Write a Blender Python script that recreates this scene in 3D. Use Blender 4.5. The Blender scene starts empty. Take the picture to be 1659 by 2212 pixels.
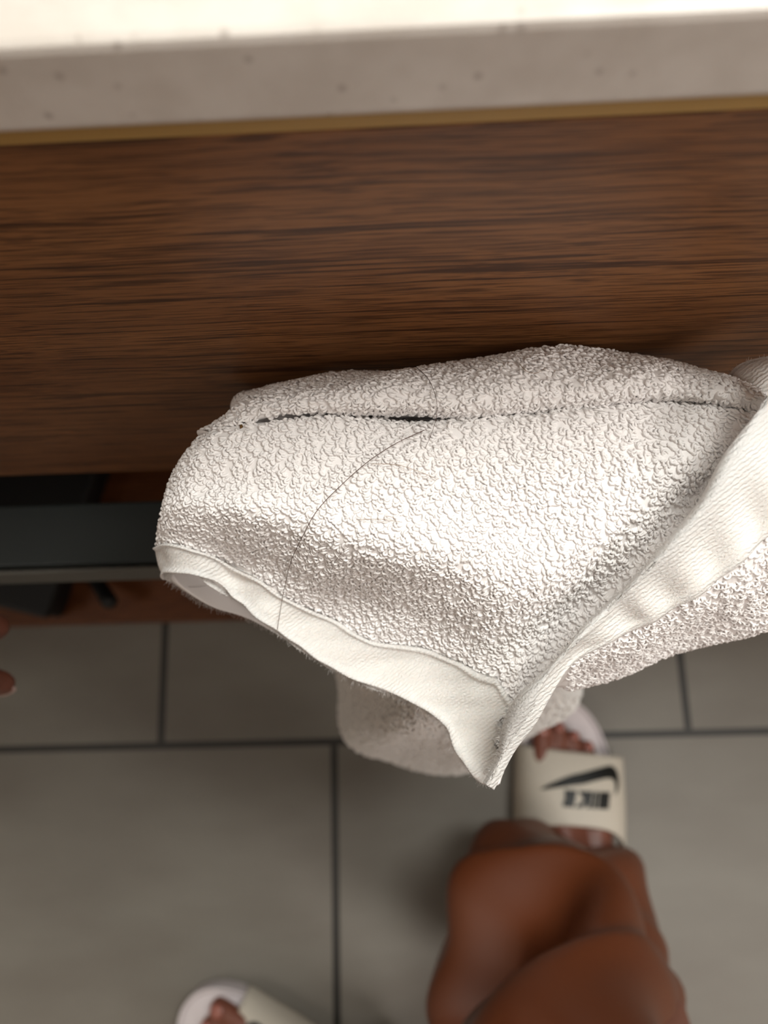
import bpy, bmesh, math, random
import numpy as np
from mathutils import Vector, Matrix
from mathutils.bvhtree import BVHTree
random.seed(7); rng = np.random.default_rng(7)
S = bpy.context.scene; COL = S.collection
rad = math.radians

# ------------------------------------------------------------------ camera
EYE = Vector((0, 0, 0.93)); F = 1662.0
ROT = Matrix.Rotation(rad(13), 3, 'X') @ Matrix.Rotation(rad(1.75), 3, 'Y') @ Matrix.Rotation(rad(-1.9), 3, 'Z')
cd = bpy.data.cameras.new('camera'); cam = bpy.data.objects.new('camera', cd); COL.objects.link(cam)
cam.matrix_world = Matrix.Translation(EYE) @ ROT.to_4x4()
cd.sensor_fit = 'VERTICAL'; cd.sensor_height = 36.0; cd.lens = F / 2212 * 36.0
cd.clip_start = 0.01; cd.clip_end = 20
cd.dof.use_dof = True; cd.dof.focus_distance = 0.245; cd.dof.aperture_fstop = cd.lens / 3.6
S.camera = cam
# ------------------------------------------------------------------ light
S.view_settings.view_transform = 'Standard'; S.view_settings.look = 'None'
S.view_settings.gamma = 1; S.view_settings.use_curve_mapping = False
S.view_settings.exposure = 0.0
w = bpy.data.worlds.new('world'); S.world = w; w.use_nodes = True
w.node_tree.nodes['Background'].inputs[0].default_value = (1, .93, .86, 1)
w.node_tree.nodes['Background'].inputs[1].default_value = 0.05
def area(name, loc, target, sx, sy, power, col):
    l = bpy.data.lights.new(name, 'AREA'); l.shape = 'RECTANGLE'; l.size = sx; l.size_y = sy
    l.energy = power; l.color = col
    o = bpy.data.objects.new(name, l); COL.objects.link(o); o.location = loc
    o.rotation_euler = (Vector(target) - Vector(loc)).to_track_quat('-Z', 'Y').to_euler(); return o
area('mirror_lamp_light', (0.38, 0.40, 2.05), (0.08, -0.05, 0.5), 0.9, 0.3, 24.5, (.985, 1, .955))
area('room_lamp_light', (1.1, -1.1, 2.3), (0.3, -0.4, 0.0), 0.7, 0.7, 21, (1, .95, .91))
area('left_room_lamp_light', (-1.3, -0.6, 2.3), (-0.4, -0.4, 0.0), 0.6, 0.6, 5, (1, .95, .89))

def un(px, py, z=None, y=None):
    """the point where the sight line through a photo pixel meets the plane z (or y)"""
    d = ROT @ Vector(((px - 829.5) / F, -(py - 1106) / F, -1))
    t = (z - EYE.z) / d.z if z is not None else (y - EYE.y) / d.y
    return EYE + d * t

# ------------------------------------------------------------------ materials
def lin(c):
    return tuple(((v / 255) / 12.92 if v <= 10 else (((v / 255) + .055) / 1.055) ** 2.4) for v in c) + (1,)
def mat(name, c, rough=.6, metal=0, spec=None, sheen=0, sss=0):
    m = bpy.data.materials.new(name); m.use_nodes = True
    b = m.node_tree.nodes['Principled BSDF']
    b.inputs['Base Color'].default_value = lin(c); b.inputs['Roughness'].default_value = rough
    b.inputs['Metallic'].default_value = metal
    if spec is not None: b.inputs['Specular IOR Level'].default_value = spec
    if sheen: b.inputs['Sheen Weight'].default_value = sheen; b.inputs['Sheen Roughness'].default_value = .6
    if sss:
        b.inputs['Subsurface Weight'].default_value = sss; b.inputs['Subsurface Scale'].default_value = .005
        b.inputs['Subsurface Radius'].default_value = (1, .8, .7)
    return m
def nd(m, t, **kw):
    n = m.node_tree.nodes.new(t)
    for k, v in kw.items(): setattr(n, k, v)
    return n
def lk(m, a, b): m.node_tree.links.new(a, b)
def coords(m, scale, loc=(0, 0, 0), rot=(0, 0, 0)):
    tc = nd(m, 'ShaderNodeTexCoord'); mp = nd(m, 'ShaderNodeMapping')
    mp.inputs['Scale'].default_value = scale; mp.inputs['Location'].default_value = loc; mp.inputs['Rotation'].default_value = rot
    lk(m, tc.outputs['Object'], mp.inputs['Vector']); return mp.outputs['Vector']
def ramp(m, fac, stops):
    r = nd(m, 'ShaderNodeValToRGB'); e = r.color_ramp.elements
    e[0].position, e[0].color = stops[0]; e[1].position, e[1].color = stops[-1]
    for p, c in stops[1:-1]:
        k = e.new(p); k.color = c
    lk(m, fac, r.inputs[0]); return r.outputs['Color']
def noise(m, vec, scale, detail=3, rough=.5):
    n = nd(m, 'ShaderNodeTexNoise'); n.inputs['Scale'].default_value = scale
    n.inputs['Detail'].default_value = detail; n.inputs['Roughness'].default_value = rough
    lk(m, vec, n.inputs['Vector']); return n.outputs['Fac']
def mix(m, a, b, fac, mode='MIX'):
    n = nd(m, 'ShaderNodeMix', data_type='RGBA', blend_type=mode)
    if isinstance(fac, float): n.inputs[0].default_value = fac
    else: lk(m, fac, n.inputs[0])
    for i, v in ((6, a), (7, b)):
        if isinstance(v, tuple): n.inputs[i].default_value = v
        else: lk(m, v, n.inputs[i])
    return n.outputs[2]
def bump(m, h, dist, strength=1.0):
    n = nd(m, 'ShaderNodeBump'); n.inputs['Distance'].default_value = dist; n.inputs['Strength'].default_value = strength
    lk(m, h, n.inputs['Height']); lk(m, n.outputs[0], m.node_tree.nodes['Principled BSDF'].inputs['Normal'])
def basecol(m, c): lk(m, c, m.node_tree.nodes['Principled BSDF'].inputs['Base Color'])
g = lambda v: (v, v, v, 1)

def wood(name, light, mid, dark):
    m = mat(name, mid, .42, spec=.35)
    warp = nd(m, 'ShaderNodeVectorMath', operation='MULTIPLY_ADD')
    v0 = coords(m, (1, 1, 1))
    wn = nd(m, 'ShaderNodeTexNoise'); wn.inputs['Scale'].default_value = 9; lk(m, v0, wn.inputs['Vector'])
    lk(m, wn.outputs['Color'], warp.inputs[0]); warp.inputs[1].default_value = (0, .006, .006); lk(m, v0, warp.inputs[2])
    def st(s, scale, detail):
        mp = nd(m, 'ShaderNodeMapping'); mp.inputs['Scale'].default_value = s
        lk(m, warp.outputs[0], mp.inputs['Vector']); return noise(m, mp.outputs[0], scale, detail, .6)
    broad = st((3, 40, 40), 1, 3); fine = st((9, 620, 620), 1, 5); hair_ = st((40, 1900, 1900), 1, 2)
    c = ramp(m, broad, [(.3, lin(mid)), (.7, lin(light))])
    f = ramp(m, fine, [(.38, g(.85)), (.46, g(0))])
    c = mix(m, c, lin(dark), f)
    h2 = ramp(m, hair_, [(.41, g(.7)), (.5, g(0))])
    c = mix(m, c, lin(dark), h2)
    basecol(m, c); bump(m, fine, .0002, .5); return m
M_wood = wood('wood_laminate', (140, 94, 56), (116, 74, 42), (56, 30, 13))
M_shelf = wood('wood_shelf', (120, 72, 38), (100, 56, 28), (70, 36, 16))

M_gold = mat('wood_edge_band', (176, 140, 78), .5)
M_quartz = mat('speckled_quartz', (222, 210, 205), .35)
vo = nd(M_quartz, 'ShaderNodeTexVoronoi'); vo.inputs['Scale'].default_value = 1.0
lk(M_quartz, coords(M_quartz, (330, 330, 330)), vo.inputs['Vector'])
keep = nd(M_quartz, 'ShaderNodeSeparateColor'); lk(M_quartz, vo.outputs['Color'], keep.inputs[0])
sel = ramp(M_quartz, keep.outputs[0], [(.90, g(0)), (.91, g(1))])
spot = ramp(M_quartz, vo.outputs['Distance'], [(.12, g(.5)), (.38, g(0))])
sp = mix(M_quartz, g(0), spot, sel)
soft = ramp(M_quartz, noise(M_quartz, coords(M_quartz, (90, 90, 90)), 1, 3), [(.35, lin((206, 198, 190))), (.65, lin((216, 209, 202)))])
basecol(M_quartz, mix(M_quartz, soft, lin((120, 106, 98)), sp))

M_tile = mat('floor_tile', (160, 152, 140), .45)
br = nd(M_tile, 'ShaderNodeTexBrick', offset=.667, offset_frequency=2, squash=1.0)
br.inputs['Scale'].default_value = 1; br.inputs['Brick Width'].default_value = .612; br.inputs['Row Height'].default_value = .305
br.inputs['Mortar Size'].default_value = .0045; br.inputs['Mortar Smooth'].default_value = .1
ROWY = -0.0575 + .305 * 8; OFFX = -0.298 + .612 * 8
lk(M_tile, coords(M_tile, (1, 1, 1), loc=(-(-0.298) + .612 * 8, -(-0.0575) + .305 * 9, 0.01)), br.inputs['Vector'])
tn = ramp(M_tile, noise(M_tile, coords(M_tile, (5, 12, 5)), 1, 5), [(.3, lin((112, 105, 96))), (.7, lin((126, 121, 112)))])
lk(M_tile, tn, br.inputs['Color1']); lk(M_tile, tn, br.inputs['Color2'])
br.inputs['Mortar'].default_value = lin((34, 30, 24))
basecol(M_tile, br.outputs['Color'])
M_tile.node_tree.nodes['Principled BSDF'].inputs['Roughness'].default_value = .5

M_rail = mat('black_metal', (46, 52, 52), .45, 0, .4)
M_lip = mat('dark_grey_metal', (96, 94, 88), .4, .3)
M_black = mat('matte_black', (5, 5, 5), .6)
M_bin = mat('black_plastic', (7, 5, 5), .6)
M_wall = mat('painted_wall', (205, 196, 184), .8)
M_ceil = mat('painted_ceiling', (225, 222, 216), .8)

M_terry = mat('white_terry', (243, 237, 232), .95, sheen=.25, spec=.15, sss=.35)
bump(M_terry, noise(M_terry, coords(M_terry, (1, 1, 1)), 1600, 3), .0003, .6)
M_loop = mat('white_terry_loops', (244, 240, 238), .9, spec=.12)
M_hem = mat('white_woven_hem', (240, 235, 230), .95, sheen=.2, spec=.15, sss=.35)
wv = nd(M_hem, 'ShaderNodeTexWave', wave_type='BANDS', bands_direction='X'); wv.inputs['Scale'].default_value = 1
wv.inputs['Distortion'].default_value = 5; wv.inputs['Detail'].default_value = 3; wv.inputs['Detail Scale'].default_value = 2
lk(M_hem, coords(M_hem, (260, 260, 260), rot=(0, 0, rad(55))), wv.inputs['Vector'])
hh = mix(M_hem, wv.outputs['Color'], noise(M_hem, coords(M_hem, (1, 1, 1)), 1100, 3), .45)
bump(M_hem, hh, .0006, .8)
M_hair = mat('dark_hair', (80, 50, 36), .5)
M_fair = mat('fair_hair', (150, 118, 84), .5)
M_crumb = mat('brown_crumb', (96, 66, 20), .8)

M_skin = mat('brown_skin', (122, 72, 56), .45, sss=.1)
M_nail = mat('toenail', (160, 100, 88), .25)
M_fnail = mat('pale_pink_nail', (220, 190, 184), .25)
M_sole = mat('white_rubber', (222, 212, 214), .6)
M_strap = mat('strap_cream', (205, 196, 182), .6)
M_mark = mat('black_print', (10, 11, 9), .5)
M_pants = mat('rust_satin', (110, 58, 33), .42)
bump(M_pants, noise(M_pants, coords(M_pants, (1, 1, 1)), 900, 2), .0002, .3)
M_shirt = mat('grey_shirt', (120, 116, 112), .9)
M_hairhead = mat('black_hair', (24, 18, 15), .6)

# ------------------------------------------------------------------ helpers
def me_np(name, V, Fc, m, parent=None, smooth=True):
    me = bpy.data.meshes.new(name)
    V = np.asarray(V, dtype=np.float32)
    Fc = np.asarray(Fc, dtype=np.int32) if not isinstance(Fc, list) else Fc
    if isinstance(Fc, list): me.from_pydata([tuple(map(float, v)) for v in V], [], Fc)
    else:
        me.vertices.add(len(V)); me.vertices.foreach_set('co', V.ravel())
        k = Fc.shape[1]; me.loops.add(Fc.size); me.loops.foreach_set('vertex_index', Fc.ravel())
        me.polygons.add(len(Fc)); me.polygons.foreach_set('loop_start', np.arange(0, Fc.size, k, dtype=np.int32))
        me.update(calc_edges=True); me.validate()
    me.materials.append(m); me.polygons.foreach_set('use_smooth', [smooth] * len(me.polygons))
    o = bpy.data.objects.new(name, me); COL.objects.link(o)
    if parent: o.parent = parent
    return o
def obj(name, bm, m, parent=None, smooth=False):
    bmesh.ops.recalc_face_normals(bm, faces=bm.faces)
    me = bpy.data.meshes.new(name); bm.to_mesh(me); bm.free(); me.materials.append(m)
    me.polygons.foreach_set('use_smooth', [smooth] * len(me.polygons))
    o = bpy.data.objects.new(name, me); COL.objects.link(o)
    if parent: o.parent = parent
    return o
def tag(o, label, cat, group=None):
    o['label'] = label; o['category'] = cat
    if group: o['group'] = group
    return o
def empty(name, loc=(0, 0, 0)):
    o = bpy.data.objects.new(name, None); COL.objects.link(o); o.location = loc; o.empty_display_size = .05; return o
def addbox(bm, lo, hi, bev=0, rotz=0, seg=2):
    lo, hi = Vector(lo), Vector(hi); c = (lo + hi) / 2; s = hi - lo
    r = bmesh.ops.create_cube(bm, size=1, matrix=Matrix.Translation(c) @ Matrix.Rotation(rotz, 4, 'Z') @ Matrix.Diagonal((*s, 1)))
    if bev:
        es = {e for v in r['verts'] for e in v.link_edges}
        bmesh.ops.bevel(bm, geom=list(es), offset=bev, segments=seg, affect='EDGES', profile=.5)
def box(name, lo, hi, m, parent=None, bev=0, rotz=0):
    bm = bmesh.new(); addbox(bm, lo, hi, bev, rotz); return obj(name, bm, m, parent)
def structure(o): o['kind'] = 'structure'; return o

def cr(P, t):
    """Catmull-Rom along axis 0 at parameters t (0..n-1)"""
    P = np.asarray(P, float); n = len(P); t = np.clip(np.asarray(t, float), 0, n - 1 - 1e-9)
    i = np.floor(t).astype(int); f = (t - i).reshape((-1,) + (1,) * (P.ndim - 1))
    ext = np.concatenate([2 * P[:1] - P[1:2], P, 2 * P[-1:] - P[-2:-1]])
    a, b, c, d = ext[i], ext[i + 1], ext[i + 2], ext[i + 3]
    return .5 * (2 * b + (c - a) * f + (2 * a - 5 * b + 4 * c - d) * f * f + (3 * b - a - 3 * c + d) * f ** 3)
def surf(grid, nu, nv, jitter=0):
    """grid[row][col] of (px, py, z) -> dense world point grid"""
    G = np.array(grid, float); r, c = G.shape[:2]
    A = cr(G, np.linspace(0, r - 1, nv)); A = cr(A.transpose(1, 0, 2), np.linspace(0, c - 1, nu)).transpose(1, 0, 2)
    R = np.array(ROT); d = np.stack([(A[..., 0] - 829.5) / F, -(A[..., 1] - 1106) / F, -np.ones(A.shape[:2])], -1) @ R.T
    t = (A[..., 2] - EYE.z) / d[..., 2]
    return np.array(EYE) + d * t[..., None]
def normals(P):
    du = np.gradient(P, axis=1); dv = np.gradient(P, axis=0)
    n = np.cross(du, dv); n /= np.linalg.norm(n, axis=-1, keepdims=True) + 1e-12
    if n[..., 2].mean() < 0: n = -n
    return n
def solid(P, thick, off=0.0):
    """closed sheet of quads: top at P+off, bottom thick below"""
    n = normals(P); nv, nu = P.shape[:2]; thick = np.asarray(thick, float); thick = (thick[:, None] if thick.ndim == 1 else thick)[..., None] * np.ones((nv, 1, 1)) if thick.ndim else thick
    V = np.concatenate([(P + n * off).reshape(-1, 3), (P + n * (off - thick)).reshape(-1, 3)])
    idx = np.arange(nv * nu).reshape(nv, nu); N = nv * nu
    q = np.stack([idx[:-1, :-1], idx[:-1, 1:], idx[1:, 1:], idx[1:, :-1]], -1).reshape(-1, 4)
    Fs = [q, q[:, ::-1] + N]
    for e in (idx[0], idx[-1], idx[:, 0], idx[:, -1]):
        a, b = e[:-1], e[1:]; Fs.append(np.stack([a, b, b + N, a + N], -1))
    return V, np.concatenate(Fs)
def cat(parts):
    V, Fc, k = [], [], 0
    for v, f in parts: V.append(v); Fc.append(f + k); k += len(v)
    return np.concatenate(V), np.concatenate(Fc)
def loops_on(P, mask, pitch, size=1.0, lean_dir=(-.6, -.8, -.1)):
    """terry loops: short leaning yarn arches rooted on the sheet"""
    n = normals(P); a = P[1:, :-1] - P[:-1, :-1]; b = P[:-1, 1:] - P[:-1, :-1]
    ar = np.linalg.norm(np.cross(a, b), axis=-1) * mask[:-1, :-1]
    N = int(ar.sum() / pitch ** 2); cum = np.cumsum(ar.ravel()); tot = cum[-1]
    pick = np.searchsorted(cum, (np.arange(N) + rng.random(N)) / N * tot)
    pick = np.clip(pick, 0, ar.size - 1); i, j = np.divmod(pick, ar.shape[1])
    u, v = rng.random(N)[:, None], rng.random(N)[:, None]
    p = P[i, j] + b[i, j] * u + a[i, j] * v; nn = n[i, j]
    ld = np.array(lean_dir, float); ld = ld + rng.normal(0, .55, (N, 3))
    ld -= nn * (ld * nn).sum(1, keepdims=True); ld /= np.linalg.norm(ld, axis=1, keepdims=True) + 1e-9
    sd = np.cross(nn, ld)
    h = (.0011 + rng.random(N) * .0008)[:, None] * size; wd = (.00065 + rng.random(N) * .00045)[:, None] * size
    lean = (.5 + rng.random(N) * 1.0)[:, None]; tw = rng.normal(0, .5, N)[:, None]
    K = 8; R = 5; rr = .00046 * size
    th = np.linspace(0, math.pi, K); C = []
    for t in th:
        x = math.cos(t); y = math.sin(t) ** .8
        C.append(p - nn * .0006 + (sd * wd + ld * tw * wd * .7) * x + nn * h * y * .75 + ld * h * y * lean * .8)
    C = np.stack(C, 1)                                          # N,K,3
    T = np.gradient(C, axis=1); T /= np.linalg.norm(T, axis=2, keepdims=True) + 1e-12
    A1 = np.cross(T, nn[:, None] + .37 * sd[:, None]); A1 /= np.linalg.norm(A1, axis=2, keepdims=True) + 1e-12
    A2 = np.cross(T, A1); V = []
    for k in range(R):
        an = 2 * math.pi * k / R; V.append(C + (A1 * math.cos(an) + A2 * math.sin(an)) * rr)
    V = np.stack(V, 2).reshape(-1, 3)                            # N,K,R
    base = (np.arange(N) * K * R)[:, None, None]
    kk = np.arange(K - 1)[None, :, None] * R; r0 = np.arange(R)[None, None, :]; r1 = (r0 + 1) % R
    q = np.stack(np.broadcast_arrays(base + kk + r0, base + kk + r1, base + kk + R + r1, base + kk + R + r0), -1).reshape(-1, 4)
    return V, q
def fuzz(pts, nrm, count, length, r=.00004):
    """stray fibres on a cloth edge: thin three-sided hairs"""
    parts = []
    pts = np.asarray(pts); nrm = np.asarray(nrm); k = rng.integers(0, len(pts), count)
    p = pts[k]; d = nrm[k] + rng.normal(0, .5, (count, 3)); d /= np.linalg.norm(d, axis=1, keepdims=True)
    L = (length * (.4 + rng.random(count)))[:, None]; bend = rng.normal(0, .35, (count, 3)) * L
    C = np.stack([p, p + d * L * .5 + bend * .2, p + d * L + bend], 1)
    x = np.cross(d, [0.3, 0.2, .9]); x /= np.linalg.norm(x, axis=1, keepdims=True); y = np.cross(d, x)
    V = np.stack([C + (x * math.cos(a) + y * math.sin(a))[:, None] * r for a in (0, 2.1, 4.2)], 2).reshape(-1, 3)
    base = (np.arange(count) * 9)[:, None, None]; kk = np.arange(2)[None, :, None] * 3
    r0 = np.arange(3)[None, None]; r1 = (r0 + 1) % 3
    q = np.stack(np.broadcast_arrays(base + kk + r0, base + kk + r1, base + kk + 3 + r1, base + kk + 3 + r0), -1).reshape(-1, 4)
    return V, q

# ------------------------------------------------------------------ room
structure(box('floor', (-1.8, -2.0, -.05), (1.8, .60, 0), M_tile))
structure(box('wall_back', (-1.8, .60, -.05), (1.8, .68, 2.45), M_wall))
structure(box('wall_front', (-1.8, -2.08, -.05), (1.8, -2.0, 2.45), M_wall))
structure(box('wall_left', (-1.88, -2.08, -.05), (-1.8, .68, 2.45), M_wall))
structure(box('wall_right', (1.8, -2.08, -.05), (1.88, .68, 2.45), M_wall))
structure(box('ceiling', (-1.88, -2.08, 2.45), (1.88, .68, 2.52), M_ceil))

# ------------------------------------------------------------------ vanity
X0, X1 = -1.1, 1.1
top = box('countertop', (X0 - .01, .105, .8055), (X1 + .01, .60, .8255), M_quartz, bev=.0018)
tag(top, 'white speckled quartz countertop slab over the brown wood front', 'countertop')
van = tag(empty('vanity', (0, .35, 0)), 'brown wood grain vanity with a black metal rail, under the white counter', 'vanity')
def vpart(name, lo, hi, m, bev=0):
    o = box(name, (lo[0], lo[1] - .35, lo[2]), (hi[0], hi[1] - .35, hi[2]), m, van, bev); return o
vpart('front_panel', (X0, .115, .545), (X1, .133, .7915), M_wood, .0012)
vpart('edge_band', (X0, .1142, .7919), (X1, .133, .8052), M_gold)['label'] = 'pale golden edge band'
vpart('side_panel', (X0 - .0, .134, 0), (X0 + .02, .58, .8052), M_wood)
vpart('side_panel', (X1 - .02, .134, 0), (X1, .58, .8052), M_wood)
vpart('back_panel', (X0 + .021, .575, .0), (X1 - .021, .59, .8052), M_wood)
vpart('lower_shelf', (X0 + .021, .0775, .085), (X1 - .021, .574, .105), M_shelf, .002)
vpart('plinth', (X0 + .021, .0985, 0), (X1 - .021, .118, .0845), M_shelf)
rail = vpart('towel_rail', (X0, .0745, .478), (X1, .1105, .500), M_rail, .0012)
bm = bmesh.new(); addbox(bm, (X0, .0700 - .35, .462), (X1, .0722 - .35, .4995), .0006)
addbox(bm, (X0, .0722 - .35, .480), (X1, .0746 - .35, .490))
obj('rail_lip', bm, M_lip, rail)['label'] = 'dark grey front lip'
for xx in (X0 + .01, X1 - .03):
    vpart('rail_bracket', (xx, .1105, .48), (xx + .02, .136, .498), M_rail)
# slim bar screwed to the panel: the towel hangs over it
bm = bmesh.new()
bmesh.ops.create_cone(bm, cap_ends=True, segments=20, radius1=.005, radius2=.005, depth=.62, matrix=Matrix.Translation((.27, .072 - .35, .655)) @ Matrix.Rotation(rad(90), 4, 'Y'))
for xx in (.30, .56):
    bmesh.ops.create_cone(bm, cap_ends=True, segments=16, radius1=.004, radius2=.004, depth=.044, matrix=Matrix.Translation((xx, .094 - .35, .655)) @ Matrix.Rotation(rad(90), 4, 'X'))
obj('towel_bar', bm, M_rail, van, True)

# things on the lower shelf
P = un(150, 1345, z=.105)
bx = empty('storage_box', (P.x - .107, P.y + .124, .105)); bx.rotation_euler.z = rad(-15)
tag(bx, 'black storage box with one corner showing on the lower shelf', 'box')
bm = bmesh.new(); addbox(bm, (-.15, -.09, .0005), (.13, .09, .040), .008); obj('body', bm, M_bin, bx)
bm = bmesh.new(); addbox(bm, (-.153, -.093, .0405), (.133, .093, .050), .004); obj('lid', bm, M_bin, bx)
# dark rod leaning below the rail
a = un(196, 1232, z=.115); b = un(236, 1298, z=.150)
a.z = .112
def capsule(bm, a, b, ra, rb, seg=14, rings=4):
    a, b = Vector(a), Vector(b); d = (b - a); L = d.length
    q = d.to_track_quat('Z', 'Y').to_matrix() if L > 1e-7 else Matrix.Identity(3)
    prof = [(-ra * math.cos(t * math.pi / 2 / rings), ra * math.sin(t * math.pi / 2 / rings)) for t in range(rings + 1)]
    prof += [(L + rb * math.sin(t * math.pi / 2 / rings), rb * math.cos(t * math.pi / 2 / rings)) for t in range(rings + 1)]
    prev = None; first = None
    for (zz, r) in prof:
        if r < 1e-6: ring = [bm.verts.new(a + q @ Vector((0, 0, zz)))]
        else: ring = [bm.verts.new(a + q @ Vector((r * math.cos(k * 2 * math.pi / seg), r * math.sin(k * 2 * math.pi / seg), zz))) for k in range(seg)]
        if prev:
            for k in range(seg):
                k2 = (k + 1) % seg
                if len(prev) == 1: bm.faces.new((prev[0], ring[k2], ring[k]))
                elif len(ring) == 1: bm.faces.new((prev[k], prev[k2], ring[0]))
                else: bm.faces.new((prev[k], prev[k2], ring[k2], ring[k]))
        prev = ring
rod = empty('black_stick', (a.x, a.y, .105))
tag(rod, 'small black stick with a rounded end on the shelf below the rail', 'black_stick')
bm = bmesh.new(); capsule(bm, a - rod.location + Vector((0, 0, .006)), b - rod.location, .0075, .0085); obj('handle', bm, M_black, rod, True)
bm = bmesh.new(); capsule(bm, a - rod.location + Vector((.012, .045, .012)), a - rod.location + Vector((.003, .012, .012)), .0115, .010)  # invented thicker end; what the stick belongs to is unknown
obj('stick_end', bm, M_black, rod, True)

# ------------------------------------------------------------------ towel
towel = tag(empty('towel', (.05, .05, .60)), 'white terry towel folded over a bar, its corner pointing down over the tiles', 'towel')
TW = np.array([.05, .05, .60])
def tpart(name, V, Fc, m):
    return me_np(name, V - TW, Fc, m, towel)
# columns: T (top outline), K (crease), M (middle), H (hem edge); z of K, M, H; crease depth; sheet order offset
cols = [
 # T            K            M             H             zT    zK    zM    zH    cre
 ((700, 850), (700, 912), (640, 1130), (660, 1398), .668, .664, .655, .618, 0),
 ((610, 868), (605, 925), (500, 1110), (540, 1338), .668, .662, .655, .624, 0),
 ((545, 885), (520, 940), (410, 1105), (440, 1303), .672, .668, .662, .632, 0),
 ((514, 878), (444, 933), (360, 1100), (359, 1250), .680, .678, .674, .645, 0),
 ((520, 855), (468, 925), (385, 1085), (375, 1232), .691, .690, .687, .660, 0),
 ((545, 845), (510, 918), (435, 1090), (432, 1238), .692, .694, .691, .664, .12),
 ((590, 830), (575, 908), (505, 1095), (500, 1285), .692, .697, .693, .655, .4),
 ((650, 818), (645, 899), (580, 1115), (565, 1335), .692, .698, .694, .655, .6),
 ((720, 804), (710, 897), (650, 1135), (630, 1385), .692, .698, .695, .651, .75),
 ((800, 797), (790, 899), (735, 1155), (700, 1432), .692, .698, .695, .648, 1),
 ((880, 796), (880, 905), (830, 1180), (795, 1480), .692, .698, .695, .646, 1),
 ((960, 790), (960, 908), (925, 1200), (890, 1512), .692, .698, .694, .645, 1),
 ((1040, 779), (1040, 904), (1010, 1220), (965, 1565), .692, .698, .692, .646, 1),
 ((1120, 768), (1120, 897), (1085, 1240), (1000, 1635), .692, .698, .690, .647, 1),
 ((1200, 763), (1200, 890), (1155, 1235), (1046, 1690), .692, .698, .690, .648, 1),
 ((1280, 765), (1280, 881), (1220, 1200), (1078, 1650), .692, .698, .692, .650, 1),
 ((1370, 776), (1370, 870), (1300, 1150), (1150, 1520), .692, .698, .694, .656, 1),
 ((1450, 790), (1440, 866), (1380, 1110), (1260, 1400), .692, .698, .696, .668, .9),
 ((1540, 812), (1520, 873), (1460, 1060), (1390, 1260), .694, .699, .698, .682, .7),
 ((1600, 833), (1590, 882), (1540, 1000), (1490, 1150), .697, .700, .700, .692, .4),
 ((1660, 855), (1655, 893), (1630, 960), (1600, 1040), .699, .701, .702, .697, .1),
 ((1730, 875), (1725, 905), (1715, 940), (1705, 980), .70, .702, .703, .70, 0),
]
grid = []
for ci, (T, K, Mm, H, zT, zK, zM, zH, c) in enumerate(cols):
    T, K, Mm, H = map(np.array, (T, K, Mm, H)); col = []
    col.append((*(T + (0, 4)), zT - .03))
    col.append((*(T + (0, 0)), zT - .006))
    col.append((*(T * .75 + K * .25), zT + .006 * min(1, c + .3)))
    col.append((*(T * .35 + K * .65), zK + .004 * c))
    col.append((*(K + (0, -(8 + 3 * (c >= 1)) * max(c, .6))), zK - .003 * c))
    col.append((*K, zK - .018 * c))
    col.append((*(K + (0, (7 + 3 * (c >= 1)) * max(c, .6))), zK - .003 * c))
    def q(f):   # quadratic through K, M, H
        return K * (2 * (f - .5) * (f - 1)) + Mm * (-4 * f * (f - 1)) + H * (2 * f * (f - .5))
    zs = [(.07, zK + .0005 * c), (.2, zK * .8 + zM * .2 + .002 * c), (.35, zM + .003 * c), (.5, zM), (.62, zM * .70 + zH * .30), (.74, zM * .32 + zH * .68), (.86, zH + .0035), (1.0, zH)]
    for f, z in zs: col.append((*q(f), z))
    grid.append(col)
G = np.array(grid).transpose(1, 0, 2)       # rows, cols
NU, NV = 420, 300
P1 = surf(G, NU, NV)
uu = np.linspace(0, len(cols) - 1, NU)[None, :] * np.ones((NV, 1)); vv = np.linspace(0, G.shape[0] - 1, NV)[:, None] * np.ones((1, NU))
# gentle unevenness of the soft cloth
def wob(P, amp, seed, fr=(38, 55)):
    r = np.random.default_rng(seed); out = np.zeros(P.shape[:2])
    for k in range(7):
        a, b, c_ = r.normal(0, fr[0], 3); out += np.sin(P[..., 0] * a * 2 + P[..., 1] * b * 2 + P[..., 2] * c_ + r.random() * 6)
    return P + normals(P) * (out / 7 * amp)[..., None]
P1 = wob(P1, .0035, 3)
P1[..., 1] = np.minimum(P1[..., 1], .1105 + .001 * np.tanh((P1[..., 1] - .1105) / .004))     # the back of the fold rests against the panel
hem_v = 12.25          # rows past this are the flat woven hem
# the hem is narrower towards the right and vanishes below the turned-back flap
hv = np.interp(uu, [0, 3, 6, 10, 13.5, 14.6, 15.2, 21], [11.2, 12.3, 12.5, 12.85, 12.2, 12.9, 14.2, 14.2])
terry_mask = (vv < hv - .05) & (uu > 2.2) & (vv > .4) & ~((abs(vv - 4.9) < .85) & (uu > 5.3) & (uu < 19.5))
body = solid(P1, .0028)
L1 = loops_on(P1, terry_mask.astype(float), .00142)
V, Fc = cat([body, L1])
front = tpart('front_layer', V, Fc, M_loop)
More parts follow.
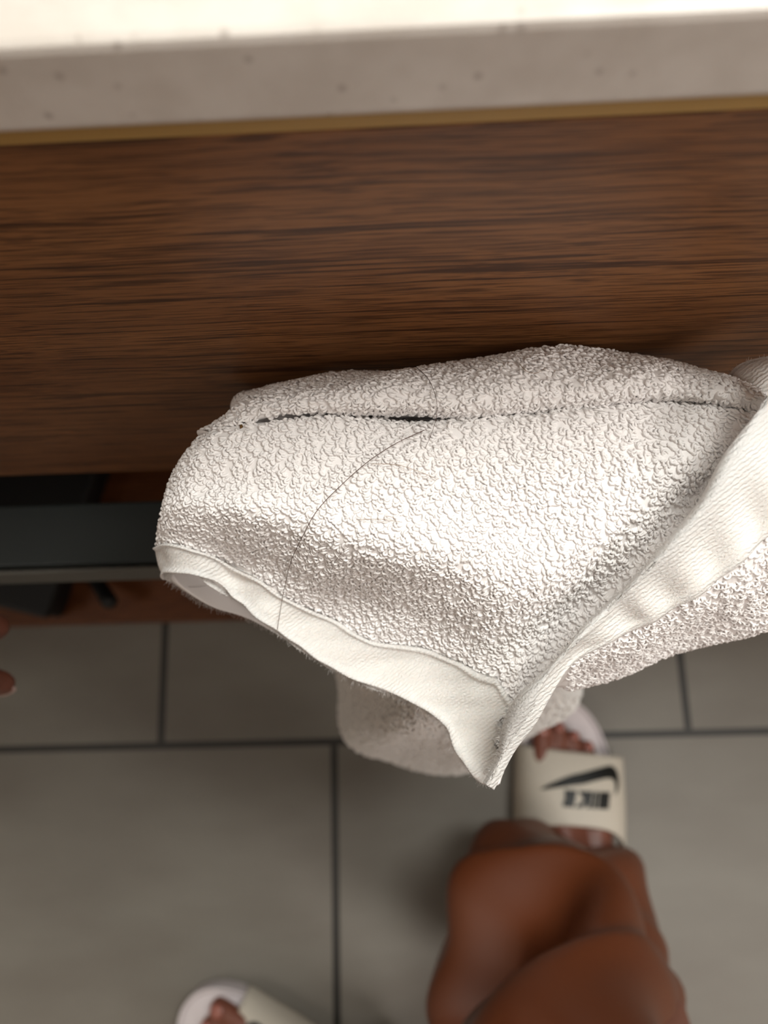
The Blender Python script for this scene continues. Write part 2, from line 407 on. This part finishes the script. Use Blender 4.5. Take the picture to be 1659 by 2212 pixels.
# woven hem band: rows beyond hv
iu0 = int(3.0 / (len(cols) - 1) * NU); iu1 = int(14.9 / (len(cols) - 1) * NU)
nh = 60; Ph = np.zeros((nh, iu1 - iu0, 3))
for jj, iu in enumerate(range(iu0, iu1)):
    v0 = hv[0, iu] / (G.shape[0] - 1) * (NV - 1); tt = np.linspace(v0, NV - 1, nh)
    i0 = np.clip(np.floor(tt).astype(int), 0, NV - 2); ff = (tt - i0)[:, None]
    Ph[:, jj] = P1[i0, iu] * (1 - ff) + P1[i0 + 1, iu] * ff
Ph = wob(Ph, .0012, 9, (150, 150))
n_ = normals(Ph); lift = .0012 + .0010 * np.exp(-((np.linspace(0, 1, nh) - .06) / .05) ** 2) + .0012 * np.exp(-((np.linspace(0, 1, nh) - .97) / .08) ** 2)
Ph = Ph + n_ * lift[:, None, None]
hemp = solid(Ph, .0034)
edge = Ph[-1] - n_[-1] * .002; out = Ph[-1] - Ph[-4]; out /= np.linalg.norm(out, axis=1, keepdims=True)
fz = fuzz(edge, out + np.array([0, 0, -.3]), 1500, .0016)
fz2 = fuzz(P1[-1, : iu0 + 4], np.repeat(np.array([[-.5, -.8, -.2]]), iu0 + 4, 0), 420, .0013)
hem = tpart('hem', *cat([hemp, fz, fz2]), M_hem)

# turned-back flap on the right
flap = [
 # L1            band          L2           z1    zb    z2
 ((1046, 1692), (1062, 1701), (1078, 1692), .664, .662, .656),
 ((1072, 1640), (1092, 1652), (1100, 1640), .668, .666, .654),
 ((1096, 1568), (1130, 1578), (1138, 1560), .674, .671, .653),
 ((1148, 1482), (1184, 1494), (1194, 1490), .683, .677, .650),
 ((1229, 1388), (1280, 1402), (1240, 1492), .689, .681, .644),
 ((1300, 1314), (1375, 1352), (1325, 1470), .691, .684, .637),
 ((1357, 1257), (1450, 1312), (1420, 1430), .698, .690, .640),
 ((1435, 1179), (1530, 1255), (1530, 1400), .706, .696, .644),
 ((1517, 1083), (1610, 1195), (1625, 1368), .713, .702, .650),
 ((1577, 980), (1690, 1130), (1710, 1335), .718, .707, .655),
 ((1648, 865), (1760, 1060), (1800, 1290), .721, .710, .66),
 ((1720, 745), (1830, 980), (1890, 1230), .722, .711, .665),
]
fg = []
for k, (A, B, Cc, z1, zb, z2) in enumerate(flap):
    A, B, Cc = map(np.array, (A, B, Cc)); s = min(1, .55 + k * .15)
    d = (B - A) / (np.linalg.norm(B - A) + 1e-6)
    fg.append([(*(A + d * 22 * s), z1 - .013 * s), (*(A + d * 4 * s), z1 - .008 * s), (*(A + d * 1), z1 - .002 * s), (*(A + d * 12 * s), z1 + .001),
               (*(A * .62 + B * .38), z1 * .6 + zb * .4), (*(A * .25 + B * .75), zb + .001), (*B, zb - .001), (*(B * .65 + Cc * .35), zb * .75 + z2 * .25),
               (*(B * .3 + Cc * .7), zb * .35 + z2 * .65), (*(B * .03 + Cc * .97), z2 + .001), (*(B * .12 + Cc * .88), z2 - .016)])
FG = np.array(fg).transpose(1, 0, 2); P3 = surf(FG, 300, 240); P3 = wob(P3, .0022, 5, (60, 60))
# ripples that run across the smooth band
v3 = np.linspace(0, FG.shape[0] - 1, 240)[:, None] * np.ones((1, 300)); u3 = np.linspace(0, len(flap) - 1, 300)[None, :] * np.ones((240, 1))
rip = np.exp(-((v3 - 5) / 1.2) ** 2) * np.sin(u3 * 5.2 + v3 * .8) * .0011 * np.clip((u3 - 2.5) / 2, 0, 1)
P3 = P3 + normals(P3) * rip[..., None]
m3 = ((v3 > 6.1) & (v3 < 9.4) & (u3 > 3.6)).astype(float)
n3 = normals(P3)
bandrows = v3[:, 0] < 6.15
flapo = tpart('turned_back_flap', *cat([solid(P3[v3[:, 0] > 6.0], np.interp(u3[v3[:, 0] > 6.0], [3, 4.4], [.0003, .003])), loops_on(P3, m3, .00175, .95, (.7, -.6, -.2))]), M_loop)
Pb = P3[bandrows]; bt = np.linspace(0, 1, len(Pb)); nb = normals(Pb)
Pb = Pb + nb * (.0004 + .0005 * np.exp(-((bt - .97) / .05) ** 2))[:, None, None]
band = tpart('woven_border', *cat([solid(Pb, np.interp(v3[bandrows, 0], [3.0, 5.0], [.0004, .003])[:, None] * np.interp(u3[bandrows], [2.5, 4.2], [.25, 1])), fuzz(Pb[len(Pb) // 3], nb[len(Pb) // 3] + np.array([-1, 0, 0]), 900, .0009)]), M_hem)
band.parent = flapo; band.location = (0, 0, 0)

# back corner, upper right
cg = [[(1560, 826, .672), (1592, 790, .680), (1640, 772, .684), (1700, 766, .684), (1780, 764, .684)],
      [(1572, 838, .682), (1606, 806, .690), (1650, 788, .693), (1700, 782, .694), (1780, 780, .694)],
      [(1590, 858, .688), (1626, 838, .694), (1665, 826, .697), (1715, 820, .698), (1780, 820, .698)],
      [(1610, 890, .684), (1645, 876, .690), (1680, 866, .694), (1725, 865, .696), (1780, 865, .696)],
      [(1620, 930, .670), (1660, 915, .676), (1690, 905, .680), (1735, 905, .684), (1780, 905, .684)]]
P4 = wob(surf(cg, 80, 80), .001, 4); P4[..., 1] = np.minimum(P4[..., 1], .1105 + .001 * np.tanh((P4[..., 1] - .1105) / .004)); tpart('back_layer', *cat([solid(P4, .003), fuzz(P4[8], normals(P4)[8], 300, .0012)]), M_hem)

# the end that hangs low, far out of focus
rim = [(734, 1440), (736, 1510), (758, 1572), (800, 1618), (860, 1648), (955, 1660), (1045, 1652), (1110, 1622), (1180, 1575), (1228, 1515), (1240, 1440)]
ctr = np.array((975, 1440))
hg = []
for (f, z) in ((.30, .62), (.45, .60), (.72, .53), (.93, .43), (1.0, .375), (.985, .345), (.90, .31)):
    row = []
    for k, p in enumerate(rim):
        p = np.array(p); q_ = ctr + (p - ctr) * f
        row.append((*q_, z))
    hg.append(row)
HG = np.array(hg); P5 = surf(HG, 140, 120)
v5 = np.linspace(0, 1, 120)[:, None]; u5 = np.linspace(0, 1, 140)[None, :]
P5 = P5 + normals(P5) * ((np.sin(u5 * 19 + v5 * 5) * .0035 + np.sin(u5 * 7 - v5 * 9) * .004) * np.sin(v5 * math.pi * .9))[..., None]
tpart('hanging_end', *cat([solid(P5, .004), loops_on(P5, np.ones(P5.shape[:2]), .0042, 1.5)]), M_terry)

# loose hairs and a crumb lying on the towel
bpy.context.view_layer.update()
tv, tf, off = [], [], 0
for (v, f) in ((V, Fc), solid(Ph, .001), solid(P3, .001), solid(P1, .001), solid(Pb, .001)):
    tv.append(v); tf.append(f + off); off += len(v)
tv = np.concatenate(tv); tf = np.concatenate(tf)
bvh = BVHTree.FromPolygons([Vector(p) for p in tv], tf.tolist())
def onto(px, py, lift=.0011):
    d = (ROT @ Vector(((px - 829.5) / F, -(py - 1106) / F, -1))).normalized()
    h = bvh.ray_cast(EYE, d)
    return (h[0] - d * lift) if h[0] is not None else None
def tube(pts, r0, r1, seg=6):
    bm = bmesh.new(); rings = []
    for i, p in enumerate(pts):
        t = (pts[min(i + 1, len(pts) - 1)] - pts[max(i - 1, 0)]).normalized()
        a_ = t.cross(Vector((.1, .2, 1))).normalized(); b_ = t.cross(a_); f = i / (len(pts) - 1)
        r = r0 * (1 - f) + r1 * f
        rings.append([bm.verts.new(p + a_ * r * math.cos(k * 2 * math.pi / seg) + b_ * r * math.sin(k * 2 * math.pi / seg)) for k in range(seg)])
    for A, B in zip(rings, rings[1:]):
        for k in range(seg): bm.faces.new((A[k], A[(k + 1) % seg], B[(k + 1) % seg], B[k]))
    bm.faces.new(rings[0]); bm.faces.new(rings[-1][::-1]); return bm
def strand(pts, label, m, r=.00010, r1=None, n=26):
    Q = cr(np.array(pts, float), np.linspace(0, len(pts) - 1, n)); W = []
    for x, y in Q:
        h = onto(x, y)
        if h is None: h = W[-1] + Vector((0, -.0012, -.0006)) if W else un(x, y, z=.65)
        W.append(h)
    D = [(p - EYE).length for p in W]                        # a hair lies over the loops, it does not dip into them
    for _ in range(6):
        D = [D[0]] + [min(D[i], (D[i - 1] + D[i + 1]) / 2) for i in range(1, len(D) - 1)] + [D[-1]]
    W = [EYE + (p - EYE).normalized() * d for p, d in zip(W, D)]
    o = obj('hair_strand', tube([p - W[0] for p in W], r, r1 or r * .6), m, None, True); o.location = W[0]
    return tag(o, label, 'hair')
strand([(917, 929), (855, 958), (794, 998), (734, 1051), (685, 1103), (653, 1160), (629, 1212), (613, 1277), (603, 1334), (599, 1360)],
       'longest dark hair, curving across the towel from the crease to the hem', M_hair, .00012, .00010, 60)
strand([(899, 793), (924, 817), (940, 853), (944, 889), (936, 926), (918, 970)], 'dark curved hair crossing the towel crease from the top fold', M_hair, .00010)
strand([(800, 1002), (855, 1004), (895, 1015), (944, 1035)], 'fair hair bowed on the towel just below the crease', M_fair, .00009)
strand([(770, 1122), (827, 1122), (869, 1128)], 'straight fair hair lying level on the middle of the towel', M_fair, .00009)
strand([(832, 1115), (843, 1116), (855, 1121)], 'tiny fair hair just above the straight fair one', M_fair, .00008, n=10)
strand([(738, 1194), (720, 1220), (714, 1253), (720, 1285), (730, 1309)], 'short brown hair shaped like a bracket, low on the towel', M_hair, .00007)
strand([(1122, 786), (1138, 802), (1158, 806), (1177, 795)], 'small cup-shaped hair on the upper fold of the towel', M_fair, .00009)
strand([(1280, 886), (1302, 889), (1325, 893)], 'faint hair beside the right half of the towel crease', M_hair, .00006, n=12)
strand([(1550, 1363), (1565, 1365), (1580, 1370)], 'short hair near the lower right edge of the turned-back flap', M_hair, .00007, n=10)
strand([(407, 1268), (425, 1268), (445, 1265)], 'reddish hair inside the open fold at the left end', M_hair, .00006, n=10)
cp = onto(521, 921, .0002)
bm = bmesh.new(); bmesh.ops.create_icosphere(bm, subdivisions=2, radius=.00055)
for v in bm.verts: v.co *= 1 + random.uniform(-.3, .3)
for v in bm.verts: v.co.y *= 1.4
o = obj('crumb', bm, M_crumb, None, True); o.location = cp; tag(o, 'tiny brown crumb at the left end of the towel crease', 'crumb')

# ------------------------------------------------------------------ person
person = tag(empty('person', (.07, -.36, 0)), 'person in loose rust trousers and white slide sandals standing at the counter', 'person')
PO = Vector((.07, -.36, 0))
def ppart(name, bm, m, parent=None, smooth=True):
    for v in bm.verts: v.co -= PO
    o = obj(name, bm, m, person, smooth)
    return o
def frame(heel, ang):
    """foot frame: x across (to the foot's right), y towards the toe"""
    return Matrix.Translation(heel) @ Matrix.Rotation(ang, 4, 'Z')
FR = frame((.150, -.292, 0), rad(-5))
tipL = un(392, 2186, z=.02); dirL = Vector((-.88, .475, 0)).normalized()
FL = frame((tipL.x - dirL.x * .278, tipL.y - dirL.y * .278, 0), math.atan2(-dirL.x, dirL.y))
SOLE_T = .028
def chain(bm, pts, M=None):
    pts = [((M @ Vector(p[:3])) if M else Vector(p[:3]), p[3]) for p in pts]
    for (a_, ra), (b_, rb) in zip(pts, pts[1:]): capsule(bm, a_, b_, ra, rb)
def foot(bm, M, s):
    """s=+1: right foot (big toe at -x), s=-1: left foot"""
    z0 = SOLE_T + .004
    chain(bm, [(0, .035, z0 + .022, .026), (s * .004, .09, z0 + .022, .028), (-s * .006, .15, z0 + .014, .022), (-s * .012, .20, z0 + .009, .014)], M)
    chain(bm, [(s * .012, .05, z0 + .018, .022), (s * .026, .12, z0 + .016, .020), (s * .026, .185, z0 + .010, .014)], M)
    chain(bm, [(0, .04, z0 + .03, .027), (0, .045, z0 + .10, .031), (0, .06, z0 + .05, .030), (-s * .004, .11, z0 + .028, .024), (-s * .010, .15, z0 + .018, .020), (-s * .014, .195, z0 + .009, .015)], M)
    tx = [(-.031, .212, .243, .0115), (-.0125, .215, .246, .0085), (.004, .209, .238, .0080), (.0195, .200, .228, .0078), (.034, .188, .214, .0075)]
    for i, (x, y0, y1, r) in enumerate(tx):
        chain(bm, [(s * x * .75, .17, z0 + .012, r * 1.25), (s * x, y0, z0 + .013, r), (s * x, y1, z0 + .007, r * .92)], M)
    return tx
bm = bmesh.new()
tx = foot(bm, FR, 1); foot(bm, FL, -1)
aR = FR @ Vector((0, .045, .14)); aL = FL @ Vector((0, .045, .14))
kneeR = un(1190, 2490, z=.45); kneeL = Vector((-.03, -.43, .47))
hipR = Vector((.155, -.37, .86)); hipL = Vector((-.01, -.40, .86))
chain(bm, [(*aR, .032), (aR.x, aR.y - .012, .26, .05), (*kneeR, .056), (*hipR, .085)])
chain(bm, [(*aL, .032), (aL.x, aL.y - .012, .26, .05), (*kneeL, .056), (*hipL, .085)])
pel = Vector((.072, -.40, .93)); waist = Vector((.06, -.38, 1.06)); chest = Vector((.04, -.30, 1.22)); nk = Vector((.02, -.19, 1.37)); hd = Vector((.01, -.10, 1.49))
chain(bm, [(*hipR, .085), (*pel, .11), (*hipL, .085)]); chain(bm, [(*pel, .12), (*waist, .105), (*chest, .115)])
shR = Vector((.19, -.24, 1.30)); shL = Vector((-.14, -.22, 1.29))
chain(bm, [(*shR, .048), (*(chest + Vector((0, .02, .05))), .10), (*shL, .048)]); chain(bm, [(*chest, .10), (*nk, .05), (*hd, .055)])
# head: cranium, jaw, nose, ears
fd = Vector((-.02, .62, -.60)).normalized(); upv = Vector((0, .68, .72)).normalized(); rt = fd.cross(upv).normalized()
def H(x, y, z): return hd + rt * x + fd * y + upv * z
chain(bm, [(*H(0, -.01, .065), .082), (*H(0, .015, .075), .080)]); chain(bm, [(*H(0, .03, .03), .062), (*H(0, .055, -.03), .034)])
chain(bm, [(*H(0, .088, .052), .009), (*H(0, .106, .022), .013)])
for s in (-1, 1):
    chain(bm, [(*H(s * .076, 0, .05), .014), (*H(s * .082, -.008, .03), .013)])
    chain(bm, [(*H(s * .017, .088, .060), .008), (*H(s * .036, .080, .062), .008)])
    chain(bm, [(*H(s * .012, .092, -.006), .007), (*H(0, .095, -.007), .008)])
# left arm reaches down; hand at the left edge
tipI = un(6, 1478, z=.520); tipT = un(-8, 1356, z=.525)
wr = un(-300, 1330, z=.615); elL = Vector((-.36, -.14, .93))
chain(bm, [(*shL, .046), (*elL, .037), (*wr, .024)])
palm = wr.lerp(un(-110, 1440, z=.560), .9)
chain(bm, [(*wr, .024), (*palm, .022)])
def finger(bm, root, tip, sag, r):
    m1 = root.lerp(tip, .42) + Vector((0, 0, sag)); m2 = root.lerp(tip, .74) + Vector((0, 0, sag * .8))
    chain(bm, [(*root, r * 1.15), (*m1, r * 1.05), (*m2, r * .95), (*tip, r * .82)]); return m2
acr = Vector((.15, -1, -.1)).normalized()
rootI = palm + acr * .000 + Vector((.012, 0, .004))
m2I = finger(bm, rootI, tipI, .014, .0085)
fr = [(.016, .92), (.032, .86), (.046, .66)]
for k, (o_, L) in enumerate(fr):
    rt_ = palm - acr * -0.0 + Vector((-.006 - k * .006, -.012 - o_ * .4, -.012 - k * .014))
    finger(bm, rt_, rt_ + (tipI - rootI) * L * .8 + Vector((-.012 - .01 * k, -.004, -.034)), .008, .0083 - k * .0004)
finger(bm, wr.lerp(palm, .45) + Vector((.005, .014, 0)), tipT, .004, .0092)
# right arm hangs relaxed at the side
elR = Vector((.34, -.42, 1.04)); wrR = Vector((.38, -.40, .80))
chain(bm, [(*shR, .046), (*elR, .037), (*wrR, .024), (.38, -.385, .735, .024)])
for k in range(4):
    y_ = -.355 - k * .019; L = (.075, .083, .078, .062)[k]
    chain(bm, [(.38, y_, .73, .0095), (.378, y_ + .002, .73 - L * .5, .0088), (.370, y_ + .004, .73 - L, .0078)])
chain(bm, [(.38, -.375, .785, .013), (.372, -.338, .755, .0105), (.366, -.332, .722, .009)])
bodyo = ppart('body', bm, M_skin)
md = bodyo.modifiers.new('remesh', 'REMESH'); md.mode = 'VOXEL'; md.voxel_size = .0034; md.use_smooth_shade = True
sm = bodyo.modifiers.new('smooth', 'SMOOTH'); sm.iterations = 4; sm.factor = .5
# nails
def nail(center, fwd, up, wd, ln, m, name):
    bm = bmesh.new(); bmesh.ops.create_uvsphere(bm, u_segments=14, v_segments=8, radius=1)
    side = fwd.cross(up).normalized(); up = side.cross(fwd).normalized()
    R3 = Matrix((side, fwd, up)).transposed()
    for v in bm.verts: v.co = R3 @ Vector((v.co.x * wd, v.co.y * ln, v.co.z * .0022)) + center - PO + (bodyo.location * 0)
    o = obj(name, bm, m, bodyo, True); return o
for M, s in ((FR, 1), (FL, -1)):
    R3 = M.to_3x3()
    for i, (x, y0, y1, r) in enumerate(tx):
        nail(M @ Vector((s * x, y1 + .001, SOLE_T + .0135 + r * .78)), R3 @ Vector((0, 1, -.35)).normalized(), R3 @ Vector((0, .35, 1)).normalized(), r * .62, r * .68, M_nail, 'toenail')
fi = (tipI - m2I).normalized(); nail(tipI + fi * .005 + Vector((.0, -.003, .0050)), fi, Vector((.2, -.3, 1)).normalized(), .0066, .0105, M_fnail, 'fingernail')
ft = (tipT - wr).normalized(); nail(tipT + ft * .003 + Vector((0, 0, .0062)), ft, Vector((.2, .1, 1)).normalized(), .0060, .0075, M_fnail, 'fingernail')

# trousers: a wide draped tube for each leg, joined at the seat
def leg_tube(bm, rings, phase, wave=1.0):
    prev = None; n = 72; rows = []
    R_ = np.array([(c[0], c[1], c[2], rx, ry) for (c, rx, ry) in rings]); Q = cr(R_, np.linspace(0, len(rings) - 1, 170))
    for i, (x, y, z, rx, ry) in enumerate(Q):
        ring = []; t = i / (len(Q) - 1)
        for k in range(n):
            a_ = 2 * math.pi * k / n
            amp = wave * (.010 * math.exp(-((z - .16) / .22) ** 2) + .002)
            d = amp * (math.sin(3 * a_ + phase + 14 * z) + .6 * math.sin(5 * a_ - phase * 2 - 17 * z)) 
            for zf, am, ph, tilt in ((.10, .012, .3, .050), (.165, .014, 3.4, -.060), (.33, .008, 4.6, .09)):
                zz = z - zf - tilt * math.sin(a_ + ph + phase); wd_ = .010 if zz < 0 else .055
                d += wave * am * math.exp(-(zz / wd_) ** 2) * (.35 + .65 * math.sin(a_ * .5 + ph) ** 2)
            d -= wave * .003
            ring.append(bm.verts.new((x + (rx + d) * math.cos(a_), y + (ry + d) * math.sin(a_), z + .010 * math.sin(a_ * 2 + phase) * (1 - t) ** 4)))
        rows.append(ring)
    for A, B in zip(rows, rows[1:]):
        for k in range(n): bm.faces.new((A[k], A[(k + 1) % n], B[(k + 1) % n], B[k]))
    bm.faces.new(rows[0][::-1]); bm.faces.new(rows[-1])
def fl(px, py, z): p = un(px, py, z=z); return (p.x, p.y, z)
bm = bmesh.new()
leg_tube(bm, [(fl(1240, 1920, .045), .072, .064), (fl(1210, 1965, .090), .088, .078), (fl(1172, 2062, .165), .094, .088), (fl(1182, 2085, .20), .090, .086),
              (fl(1280, 2128, .235), .064, .064), (fl(1282, 2220, .30), .064, .066), (fl(1230, 2430, .42), .068, .072), ((.155, -.31, .62), .092, .098), ((.150, -.385, .84), .112, .118), ((.115, -.40, .93), .12, .125)], .4)
aLc = FL @ Vector((0, .050, 0))
leg_tube(bm, [((aLc.x + .010, aLc.y - .012, .040), .088, .092), ((aLc.x + .010, aLc.y - .015, .10), .092, .09), ((aLc.x + .01, aLc.y - .01, .2), .088, .082), ((aLc.x, aLc.y + .02, .3), .08, .078),
              ((kneeL.x, kneeL.y, .45), .080, .085), ((-.01, -.41, .62), .09, .098), ((.0, -.40, .84), .108, .118), ((.03, -.40, .93), .12, .125)], 2.1)
leg_tube(bm, [((.072, -.40, .86), .165, .125), ((.072, -.40, .93), .170, .130), ((.068, -.39, 1.0), .150, .120), ((.064, -.385, 1.05), .140, .115)], 1.0, .2)
pants = ppart('trousers', bm, M_pants)
md = pants.modifiers.new('remesh', 'REMESH'); md.mode = 'VOXEL'; md.voxel_size = .004; md.use_smooth_shade = True
sm = pants.modifiers.new('smooth', 'SMOOTH'); sm.iterations = 3; sm.factor = .5
# shirt
bm = bmesh.new()
chain(bm, [(.07, -.395, .98, .145), (*waist, .125), (*chest, .135), (*(chest + Vector((0, .03, .07))), .115)])
chain(bm, [(*(shR + Vector((0, 0, -.01))), .060), (*(chest + Vector((0, .02, .05))), .115), (*(shL + Vector((0, 0, -.01))), .060)])
chain(bm, [(*shR, .060), (*shR.lerp(elR, .5), .056)]); chain(bm, [(*shL, .060), (*shL.lerp(elL, .45), .056)])
sh = ppart('shirt', bm, M_shirt); md = sh.modifiers.new('remesh', 'REMESH'); md.mode = 'VOXEL'; md.voxel_size = .008; md.use_smooth_shade = True
bm = bmesh.new(); chain(bm, [(*H(0, -.03, .075), .090), (*H(0, -.005, .095), .084)]); chain(bm, [(*H(0, -.06, .05), .075), (*H(0, -.075, -.02), .05)])
hr = ppart('hair', bm, M_hairhead); md = hr.modifiers.new('remesh', 'REMESH'); md.mode = 'VOXEL'; md.voxel_size = .006; md.use_smooth_shade = True

# slide sandals
def sole_outline(s):
    L = [(0, 0), (-.026, .006), (-.036, .03), (-.036, .08), (-.040, .13), (-.050, .18), (-.052, .215), (-.045, .250), (-.030, .272), (-.008, .279), (.014, .272), (.034, .250), (.048, .215), (.053, .18), (.048, .13), (.040, .08), (.036, .03), (.026, .006)]
    L = [(x * s, y) for x, y in L]; A = np.array(L + L[:1]); ext = cr(np.concatenate([A[-2:-1], A, A[1:2]]), np.linspace(1, len(A), 90)[:-1])
    return ext
def strap_pt(u, v, s, off=0):
    """u -1..1 across, v 0..1 rear to front"""
    rear = .128 + .022 * (1 - abs(u) ** 2) - (.020 if u * s > 0 else .006) * abs(u) ** 3
    fr_ = .222 - .004 * u * s
    y = rear + (fr_ - rear) * v
    a_ = u * math.pi / 2 * .98; wx = .0585 + .0015 * (1 - abs(v - .5)); hz = (.066 - .020 * v) + .004 * math.sin(math.pi * v)
    x = wx * math.copysign(abs(math.sin(a_)) ** .85, a_) + s * .003; z = SOLE_T * .35 + hz * max(0, math.cos(a_)) ** .62
    d = Vector((x - s * .003, 0, z - SOLE_T * .35 + .01)).normalized()
    return Vector((x, y, z)) + d * off
def poly_bm(poly, mapf, n_sub=4, thick=.0006):
    bm = bmesh.new(); vs = [bm.verts.new((x, y, 0)) for x, y in poly]; f = bm.faces.new(vs)
    bmesh.ops.triangulate(bm, faces=bm.faces[:])
    for _ in range(n_sub):
        es = [e for e in bm.edges if e.calc_length() > .0025]
        if es: bmesh.ops.subdivide_edges(bm, edges=es, cuts=1); bmesh.ops.triangulate(bm, faces=bm.faces[:])
    bmesh.ops.solidify(bm, geom=bm.faces[:], thickness=0.0) if False else None
    r = bmesh.ops.extrude_face_region(bm, geom=bm.faces[:])
    topv = {v for v in r['geom'] if isinstance(v, bmesh.types.BMVert)}
    for v in bm.verts: v.co = mapf(v.co.x, v.co.y, thick if v in topv else -.0002)
    return bm
def smooth_closed(pts, n=60):
    A = np.array(pts + pts[:3], float); return [tuple(p) for p in cr(A, np.linspace(1, len(pts) + 1, n))[:-1]]
SW = smooth_closed([(.042, 0), (.021, -.012), (.0027, -.020), (-.0155, -.0256), (-.0265, -.0274), (-.0329, -.0228), (-.0347, -.0155), (-.0338, -.0073), (-.0292, .0009), (-.0296, -.0046), (-.0300, -.010), (-.0270, -.0138), (-.020, -.0150), (-.0064, -.0120), (.0064, -.0078), (.0247, -.0030)], 90)
def it(pts, x0, w=1.0):   # italic letter, unit height -> metres
    return [((x0 + x * w + y * .18) * .0152, y * .0165) for x, y in pts]
LET = [
 it([(0, 0), (.24, 0), (.24, .55), (.50, 0), (.76, 0), (.76, 1), (.52, 1), (.52, .48), (.28, 1), (0, 1)], 0),
 it([(0, 0), (.26, 0), (.26, 1), (0, 1)], .86),
 it([(0, 0), (.25, 0), (.25, .38), (.48, 0), (.78, 0), (.46, .52), (.76, 1), (.47, 1), (.25, .64), (.25, 1), (0, 1)], 1.22),
 it([(0, 0), (.62, 0), (.62, .22), (.25, .22), (.25, .40), (.56, .40), (.56, .61), (.25, .61), (.25, .78), (.62, .78), (.62, 1), (0, 1)], 2.04),
]
def sandal(M, s, label):
    loc = lambda v: (M @ Vector(v)) - PO
    out = sole_outline(s); bm = bmesh.new(); rings = []
    for (z, k) in ((0.0, .95), (.004, .99), (SOLE_T * .5, 1.0), (SOLE_T - .002, 1.0), (SOLE_T + .001, .985), (SOLE_T + .0005, .95), (SOLE_T - .003, .90)):
        c = np.array((0, .14)); ring = []
        for x, y in out:
            p = c + (np.array((x, y)) - c) * (k, 1 - (1 - k) * .45)
            ring.append(bm.verts.new(loc((p[0], p[1], z + .004 * max(0, (y - .2) / .08) ** 2))))
        rings.append(ring)
    n = len(out)
    for A, B in zip(rings, rings[1:]):
        for k in range(n): bm.faces.new((A[k], A[(k + 1) % n], B[(k + 1) % n], B[k]))
    bm.faces.new(rings[0][::-1]); bm.faces.new(rings[-1])
    so = obj('slide_sandal', bm, M_sole, person, False); so['label'] = label
    # strap
    NUs, NVs = 60, 24; bm = bmesh.new(); T = [[bm.verts.new(loc(strap_pt(-1 + 2 * i / NUs, j / NVs, s, 0))) for i in range(NUs + 1)] for j in range(NVs + 1)]
    B = [[bm.verts.new(loc(strap_pt(-1 + 2 * i / NUs, j / NVs, s, -.0045))) for i in range(NUs + 1)] for j in range(NVs + 1)]
    for j in range(NVs):
        for i in range(NUs):
            bm.faces.new((T[j][i], T[j][i + 1], T[j + 1][i + 1], T[j + 1][i])); bm.faces.new((B[j][i], B[j + 1][i], B[j + 1][i + 1], B[j][i + 1]))
    for i in range(NUs):
        bm.faces.new((T[0][i], B[0][i], B[0][i + 1], T[0][i + 1])); bm.faces.new((T[-1][i], T[-1][i + 1], B[-1][i + 1], B[-1][i]))
    for j in range(NVs):
        bm.faces.new((T[j][0], T[j + 1][0], B[j + 1][0], B[j][0])); bm.faces.new((T[j][-1], B[j][-1], B[j + 1][-1], T[j + 1][-1]))
    obj('strap', bm, M_strap, so, True)
    # printed mark, read from in front of the toes
    def mp(cx_, cy_, rot):
        c_, s_ = math.cos(rot), math.sin(rot)
        def f(x, y, o_):
            X = cx_ - (x * c_ - y * s_); Y = cy_ - (x * s_ + y * c_)
            u = X / .058; u = max(-.93, min(.93, math.asin(max(-.98, min(.98, u))) / (math.pi / 2)))
            rear = strap_pt(u, 0, s).y; fr_ = strap_pt(u, 1, s).y
            return loc(strap_pt(u, (Y - rear) / (fr_ - rear), s, .0006 + o_))
        return f
    obj('curved_mark', poly_bm(SW, mp(.0085, .183, 0)), M_mark, so)
    for pts in LET:
        obj('letter', poly_bm([(x - .0220, y - .0015) for x, y in pts], mp(.0085, .183, 0), 3), M_mark, so)
    return so
sandal(FR, 1, 'white slide sandal with black lettering on the foot near the towel tip')
sandal(FL, -1, 'white slide sandal at the bottom edge, pointing left')
